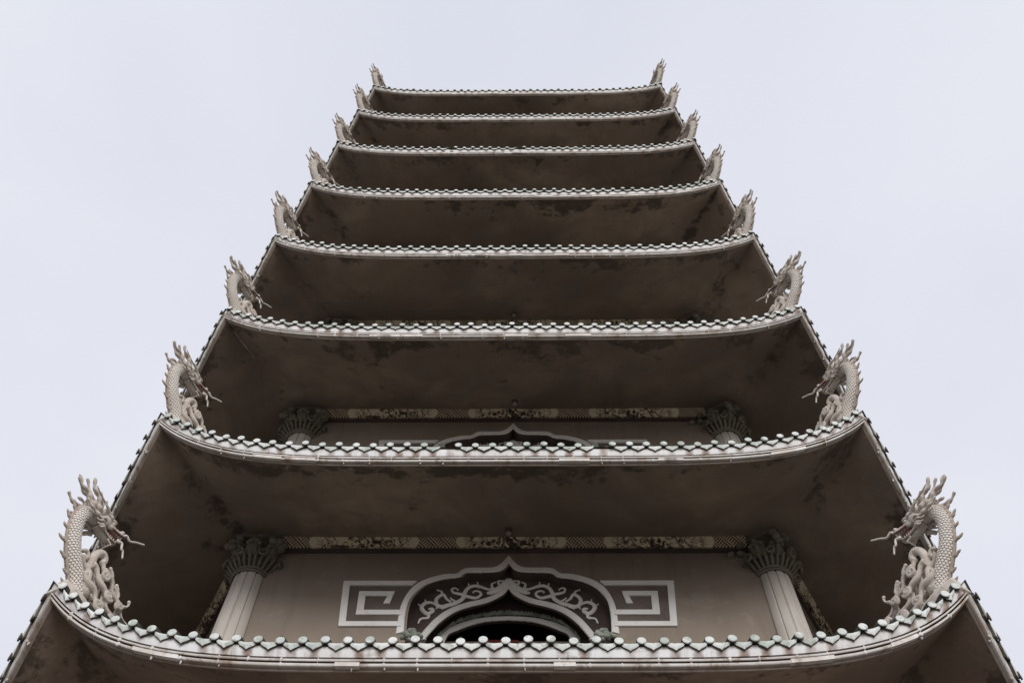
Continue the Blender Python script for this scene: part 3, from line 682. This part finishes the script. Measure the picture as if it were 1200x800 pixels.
# ------------------------------------------------------------------ dragon statue (x = outwards along the hip, z = up, origin at the eave's tip)
def dragon():
    root=empty('dragon_statue')
    rnd=random.Random(11)
    V=Vector
    # neck and body
    path=spline([(-.34,0,-.16),(-.25,0,.02),(-.165,.0,.17),(-.045,0,.30),(.055,0,.43),(.120,0,.56),(.150,0,.68),(.140,0,.79),(.075,0,.872),(-.03,0,.895)],7)
    n=len(path); rad=[]
    for j in range(n):
        f=j/(n-1); rad.append(.076-.004*math.sin(f*PI)-.018*f**1.5)
    b=MB(); fr=b.tube(path,rad,24,up=(1,0,0))
    # overlapping scales
    step=.0; s_acc=0; ringi=0; nextd=0
    d=0
    for j in range(1,n-2):
        seg=(path[j+1]-path[j]).length; d+=seg
        while d>=.026:
            d-=.026; ringi+=1; T,u,v=fr[j]; c=path[j].lerp(path[j+1],max(0,1-d/seg)); r=rad[j]; K=14
            for q in range(K):
                a=2*PI*(q+.5*(ringi%2))/K; nr=u*math.cos(a)+v*math.sin(a); lt=T.cross(nr)
                tt=(-T*.93+nr*.30).normalized(); nn=(nr*.93+T*.30).normalized()
                M=Matrix((tt,lt,nn)).transposed()
                b.ell(c+nr*(r+.001),(.0205,.0165,.0065),M,8,4)
    body=b.build('body',DSC,root,True)
    # dorsal band and spines
    b=MB(); pts=[]
    for j in range(4,n-3):
        T,u,v=fr[j]; outw=v if v.x*1>0 and abs(v.y)<.5 else u
        # outward normal in the xz plane on the convex side
        nr=V((T.z,0,-T.x)); pts.append(path[j]+nr*(rad[j]+.006))
    b.tube(pts,[.021]*len(pts),7,flat=.8)
    K=10
    for q in range(K):
        j=int(lerp(5,n-6,q/(K-1))); T=fr[j][0]; nr=V((T.z,0,-T.x)); base=path[j]+nr*(rad[j]+.002)
        dirn=(nr*.9+T*.35).normalized(); Ln=.088+.02*math.sin(q*2.1)
        side_=T*.012*math.sin(q*1.7)
        P=spline([base,base+dirn*Ln*.35+side_,base+dirn*Ln*.7-side_*.4+T*.006,base+dirn*Ln+T*.022],4)
        m_=len(P); b.tube(P,[.027,.030,.027,.022,.022,.0235,.021,.018,.0165,.017,.0135,.009,.005][:m_],7,flat=.6,up=(T.x,0,T.z))
    b.build('dorsal_spines',DTP,root,True)
    # head
    hp=V((-.085,0,.915)); ax=V((-.90,0,.20)).normalized(); up=V((.20,0,.90)).normalized(); lat=V((0,1,0))
    HM=Matrix((ax,lat,up)).transposed()
    HS=1.22
    def H(x,y,z): return hp+HM@V((x*HS,y*HS,z*HS))
    b=MB()
    def e(x,y,z,a,bb,c,rot=None): b.ell(H(x,y,z),(a*HS,bb*HS,c*HS),HM@rot if rot else HM,12,8)
    e(-.02,0,0,.085,.066,.070); e(.06,0,.012,.075,.050,.040); e(.13,0,.014,.060,.042,.026); e(.178,0,.030,.030,.040,.026)
    e(.205,0,.046,.018,.022,.022)
    for s_ in (1,-1):
        e(.188,s_*.026,.046,.018,.014,.016); e(.06,s_*.042,.052,.036,.020,.018); e(.015,s_*.050,.062,.03,.018,.022)
        e(-.02,s_*.060,-.005,.045,.020,.045); e(.02,s_*.052,-.030,.040,.018,.022); e(-.055,s_*.060,-.045,.03,.016,.03)
        # curled lips
        b.tube(spline([H(.02,s_*.046,-.014),H(.08,s_*.048,-.006),H(.14,s_*.046,-.006),H(.19,s_*.040,.008),H(.215,s_*.022,.020)],4),[.011]*17,7)
        b.tube(spline([H(-.03,s_*.05,-.075),H(.04,s_*.042,-.098),H(.10,s_*.036,-.104),H(.150,s_*.022,-.090),H(.162,0,-.080)],4),[.011]*17,7)
        # ears
        b.tube(spline([H(-.03,s_*.065,.045),H(-.08,s_*.095,.065),H(-.13,s_*.105,.07)],4),[.018,.02,.022,.02,.016,.014,.01,.007,.004],7)
        # cheek frills sweeping back
        for q,(zz,ln) in enumerate(((-.02,.10),(-.055,.12),(-.085,.10),(-.10,.075))):
            P=spline([H(-.02,s_*.055,zz),H(-.02-ln*.4,s_*(.082),zz-.004),H(-.02-ln*.75,s_*.088,zz-.030),H(-.02-ln,s_*.080,zz-.022)],4)
            b.tube(P,[.019*(1-.75*j/(len(P)-1)) for j in range(len(P))],7)
    b.tube(spline([H(-.06,0,-.06),H(.02,0,-.095),H(.09,0,-.108),H(.150,0,-.092)],4),[.045,.044,.042,.04,.036,.034,.032,.03,.028,.026,.024,.022,.018],10,flat=1.)
    for q in range(5):   # chin beard
        y=(q-2)*.014; P=spline([H(.10-.02*abs(q-2),y,-.118),H(.10,y*1.4,-.150),H(.08,y*1.7,-.172)],4); b.tube(P,[.010,.011,.010,.010,.009,.008,.007,.005,.003],6)
    head=remeshed(b.build('head',DRG,root,True),.0062,1)
    # mane of flame locks rising behind the head, tips as the photo shows
    b=MB(); 
    def lock(P,r0,wig=.016,k=3.2,ph=0.,flat=1.):
        P=spline(P,9); n_=len(P); Q=[];R_=[]
        for j,p in enumerate(P):
            f=j/(n_-1); T=(P[min(j+1,n_-1)]-P[max(j-1,0)]).normalized(); nr=V((T.z,0,-T.x))
            Q.append(p+nr*wig*math.sin(f*k*PI+ph)*(.3+.7*f)); R_.append(r0*(1-.66*f)*(1+.28*math.sin(f*k*2*PI+ph+1)))
        b.tube(Q,R_,8)
    lock([H(-.03,.01,.05),(.02,.01,.99),(.13,.02,1.09),(.285,.02,1.205)],.042,.020,5.5,.3)
    lock([H(-.05,-.02,.05),(.09,-.03,.98),(.22,-.04,1.05),(.405,-.03,1.125)],.040,.022,5.5,1.)
    lock([H(-.06,.03,.03),(.12,.045,.93),(.26,.05,.965),(.425,.06,.99)],.040,.022,5.2,.5)
    lock([H(-.07,-.04,.01),(.11,-.06,.88),(.22,-.075,.90),(.365,-.08,.91)],.038,.02,5.,1.8)
    lock([H(-.02,-.03,.06),(-.03,-.05,.985),(.03,-.07,1.05),(.12,-.08,1.14)],.036,.018,4.4,.8)
    lock([H(.00,.035,.06),(-.05,.05,.97),(-.02,.06,1.03),(.05,.065,1.09)],.026,.010,3.,.2)
    lock([H(-.06,.06,-.02),(.08,.09,.83),(.17,.10,.84),(.25,.10,.85)],.028,.012,3.2,.8)
    lock([H(-.06,-.06,-.03),(.06,-.09,.81),(.14,-.10,.79),(.22,-.10,.80)],.028,.012,3.2,2.)
    lock([H(-.04,.0,.07),(.05,.0,.99),(.15,-.01,1.05),(.33,-.01,1.15)],.036,.02,5.,2.2)
    lock([H(-.05,.05,.05),(.05,.07,.93),(.15,.08,1.00),(.27,.09,1.05)],.034,.018,4.6,1.2)
    lock([H(-.05,-.05,.05),(.05,-.07,.93),(.14,-.09,.99),(.24,-.10,1.03)],.034,.018,4.6,.1)
    lock([H(.0,-.0,.075),(-.03,.0,1.0),(.01,.0,1.06),(.13,.01,1.17)],.030,.014,4.,.1)
    for q in range(14):
        y=rnd.uniform(-.07,.07); b.ell(H(rnd.uniform(-.09,-.03),y,rnd.uniform(-.02,.075)),(.028,.020,.020),Euler((0,rnd.uniform(-1,1),0)).to_matrix(),8,6)
    remeshed(b.build('mane',DRG,head,True),.0068,0)
    # brown tips of the locks are the horns
    b=MB()
    for s_ in (1,-1):
        P=spline([H(.0,s_*.035,.065),H(-.05,s_*.05,.12),H(-.13,s_*.055,.155),H(-.22,s_*.06,.21)],5)
        b.tube(P,[.017*(1-.7*j/(len(P)-1)) for j in range(len(P))],8)
        if s_==1: b1=b; b=MB()
    b1.build('horn',DTP,head,True); b.build('horn',DTP,head,True)
    # mouth, teeth, eyes
    b=MB(); b.ell(H(.07,0,-.048),(.085,.034,.036),HM,10,8); b.tube(spline([H(.05,0,-.065),H(.12,0,-.058),H(.165,0,-.062),H(.18,0,-.045)],4),[.017,.018,.018,.018,.017,.016,.015,.013,.012,.01,.008,.006,.004],7)
    for s_ in (1,-1): b.tube([H(.03,s_*.047,-.022),H(.10,s_*.050,-.018),H(.17,s_*.043,-.008),H(.205,s_*.03,.006)],.007,6)
    b.build('mouth',DMO,head,True)
    b=MB()
    for s_ in (1,-1):
        for q in range(5):
            x=.07+.028*q; b.tube([H(x,s_*(.040-.003*q),-.010),H(x,s_*(.038-.003*q),-.036-(.016 if q==4 else 0))],[.009,.003],6)
            x=.05+.024*q; b.tube([H(x,s_*(.033-.003*q),-.092),H(x,s_*(.033-.003*q),-.066)],[.008,.003],6)
    b.build('teeth',DEY,head,True)
    for s_ in (1,-1):
        b=MB(); b.ell(H(.062,s_*.046,.030),(.019,.014,.016),HM,10,8); b.build('eye',DEY,head,True)
    # whiskers (tip positions from the photo)
    for s_,P in ((1,[H(.19,-.01,.042),(-.315,-.01,.985),(-.365,-.01,1.085),(-.43,-.01,1.075),(-.50,-.01,1.14),(-.59,-.01,1.21)]),
                 (-1,[H(.15,.045,-.07),(-.285,.06,.85),(-.325,.07,.865),(-.350,.075,.805),(-.375,.075,.80),(-.415,.07,.735)])):
        b=MB(); P=spline(P,6); n_=len(P); b.tube(P,[.0155*(1-.45*j/(n_-1)) for j in range(n_)],7); b.build('whisker',DSC,head,True)
    # curled scroll in front of the chest, with its small loop
    b=MB()
    P=spline([(-.36,0,-.14),(-.31,0,.08),(-.26,0,.26),(-.215,0,.42),(-.195,0,.53),(-.215,0,.62),(-.265,0,.655),(-.31,0,.625),(-.305,0,.58),(-.275,0,.575)],6); n_=len(P)
    b.tube(P,[lerp(.052,.038,min(1,j/(n_*.6))) if j<n_*.6 else lerp(.038,.023,(j-n_*.6)/(n_*.4)) for j in range(n_)],10)
    P=[V((-.105+.036*math.cos(t),0,.47+.045*math.sin(t))) for t in [q*2*PI/16 for q in range(14)]]; b.tube(P,.022,8)
    b.tube(spline([(-.20,0,.36),(-.13,0,.40),(-.09,0,.45)],5),.020,8)
    remeshed(b.build('chest_scroll',DRG,root,True),.008,2)
    # flames and clouds along the ridge: wavy tongues with curled ends
    b=MB()
    def flame(x,y,z0,h_,lean,r0,curl=1):
        P=[V((x,y,z0)),V((x+lean*.25,y,z0+h_*.35)),V((x+lean*.75,y*1.1,z0+h_*.7)),V((x+lean,y*1.15,z0+h_))]
        P=spline(P,5); n_=len(P); Q=[]; 
        for j,p in enumerate(P):
            f=j/(n_-1); Q.append(p+V((.018*math.sin(f*2.6*PI+x*9),0,0)))
        b.tube(Q,[r0*(1-.55*j/(n_-1)) for j in range(n_)],8)
        c=Q[-1]; pts=[]
        for j in range(12):
            f=j/11; an=f*1.6*PI; rr=.034*(1-.55*f); pts.append(c+V((curl*(rr*math.cos(an)-.034),0,rr*math.sin(an))))
        b.tube(pts,[r0*.55*(1-.4*j/11) for j in range(12)],7)
    def ridge_z(x): q=min(-x*.866/1.79,1); return .72*(1-q)**2-.72+.95*q-.06
    def strand(pts,r0,k=3.,ph=0.,end=.35):
        P=spline(pts,8); n_=len(P); Q=[];R_=[]
        for j,p in enumerate(P):
            f=j/(n_-1); T=(P[min(j+1,n_-1)]-P[max(j-1,0)]).normalized(); nr=V((T.z,0,-T.x))
            Q.append(p+nr*.022*math.sin(f*k*2*PI+ph)); R_.append(r0*.80*(1-(1-end)*f)*(1+.25*math.sin(f*k*2*PI+ph+1.5)))
        b.tube(Q,R_,9); return Q[-1],R_[-1]
    def boss(x,y,z,r,t,d=1):
        pts=[]; 
        for j in range(18):
            f=j/17; an=f*3.*PI*d+t; rr=r*(1-f*.85); pts.append(V((x+rr*math.cos(an),y*(1+.12*f),z+rr*math.sin(an))))
        b.tube(pts,[r*.34*(1-.35*j/17) for j in range(18)],7); b.ell((x,y,z),(r*.4,.02,r*.4),None,8,6)
    for y in (-.10,.10):
        sg=1 if y>0 else -1; yy=y
        strand([(-.20,yy*.5,.40),(-.34,yy*.9,.30),(-.50,yy,.16),(-.72,yy,.06),(-1.0,yy*.8,.02)],.040,3.2,0.)
        strand([(-.26,yy*.5,.50),(-.40,yy*.8,.42),(-.56,yy*.9,.30),(-.76,yy*.9,.20),(-1.02,yy*.7,.12)],.038,3.6,1.)
        strand([(-.16,yy*.8,.22),(-.28,yy*1.1,.14),(-.44,yy*1.2,.02),(-.60,yy*1.2,-.06),(-.86,yy,-.08)],.040,3.0,2.)
        for (x,z,r,t) in ((-.33,.36,.060,0),(-.47,.22,.055,2),(-.62,.24,.050,4),(-.42,.06,.055,1),(-.60,.04,.05,3),(-.78,.12,.046,5),(-.92,.04,.04,2)):
            boss(x,yy*1.15,z,r,t+sg,sg)
    boss(-.56,.02,.40,.07,.5); boss(-.74,-.02,.28,.055,2.5)
    # upright tongues
    for (x,y,z0,x1,z1,r) in ((-.36,.03,.26,-.41,.58,.036),(-.30,-.05,.22,-.29,.46,.030),(-.52,-.02,.22,-.57,.55,.034),(-.47,.06,.18,-.50,.42,.028),(-.66,.04,.18,-.72,.46,.034),(-.84,0,.10,-.90,.33,.030),(-.98,.02,.04,-1.03,.22,.026)):
        q_,r_=strand([(x,y,z0-.15),(lerp(x,x1,.3)+.03,y,lerp(z0,z1,.3)),(lerp(x,x1,.7)-.035,y,lerp(z0,z1,.7)),(x1,y,z1)],r,1.6,x*7,.45)
        b.ell(q_,(r_*1.5,r_*1.3,r_*1.4),None,8,6)
    for x in (-.25,-.35,-.45,-.55,-.65,-.75,-.85,-.95):
        z=ridge_z(x)
        for _ in range(2): b.ell((x+rnd.uniform(-.04,.04),rnd.uniform(-.06,.06),z+rnd.uniform(.08,.34)*(1+x*.6)),(.07,.05,.08),Euler((rnd.random(),rnd.random(),0)).to_matrix(),8,6)
    P=[V((x,0,ridge_z(x)+.03)) for x in [-.05-.1*q for q in range(12)]]; b.tube(P,[.10,.13,.14,.14,.13,.13,.12,.12,.11,.10,.08,.06],10)
    remeshed(b.build('flame_cloud_base',DRG,root,True),.0085,0)
    return root
D0=dragon()
ordw=['lowest','second lowest','third lowest','fourth lowest','fifth eave from the bottom','sixth eave from the bottom','second highest','topmost']
where=['lowest eave in view','second eave from the bottom','third eave from the bottom','fourth eave from the bottom','fifth eave from the bottom','third eave from the top','second eave from the top','topmost eave']
size=['large','large','mid-sized','mid-sized','small','small','tiny','tiny']
first=True
for i in range(8):
    for s_,nm in ((-1,'left'),(1,'right')):
        d=D0 if first else copy_tree(D0); first=False
        a=-PI/2+s_*PI/6; R=ER[i]-.03
        d.location=(R*math.cos(a),R*math.sin(a),EZ[i]+EU[i]-.05); 
        rr=random.Random(i*2+s_); d.rotation_euler=(0,rr.uniform(-.055,.055),a+rr.uniform(-.09,.09)); k=1.06+rr.uniform(-.02,.02); d.scale=(k,k*(-1 if s_>0 else 1),k)
        d['label']='cream carved dragon on the %s corner of the %s'%(nm,where[i]); d['category']='dragon statue'; d['group']='dragon statues on the eave corners'

# ------------------------------------------------------------------ little lamps under the soffit, mid-front
def lamp():
    r=empty('ceiling_lamp'); b=MB()
    N=14; prf=[(.045,.0),(.045,-.03),(.02,-.035),(.02,-.06)]
    b.add([(R*math.cos(2*PI*k/N),R*math.sin(2*PI*k/N),z) for R,z in prf for k in range(N)],[(j*N+k,j*N+(k+1)%N,(j+1)*N+(k+1)%N,(j+1)*N+k) for j in range(3) for k in range(N)])
    b.build('lamp_base',PAN,r); b=MB(); b.ell((0,0,-.085),(.034,.034,.032),None,14,9); b.build('lamp_globe',LMP,r); return r
l0=lamp()
for i,(nm,x) in enumerate((('second',-.03),('third',.026),('fourth',-.008))):
    l=l0 if i==0 else copy_tree(l0)
    q=.80; z=EZ[i+1]+lerp(-.282,.445,q); l.location=(x,-(ER[i+1]*.866-lerp(.125,ER[i+1]*.866-WA,q)),z)
    l['label']='small unlit round lamp under the %s eave from the bottom'%nm; l['category']='lamp'; l['group']='small lamps under the eaves'
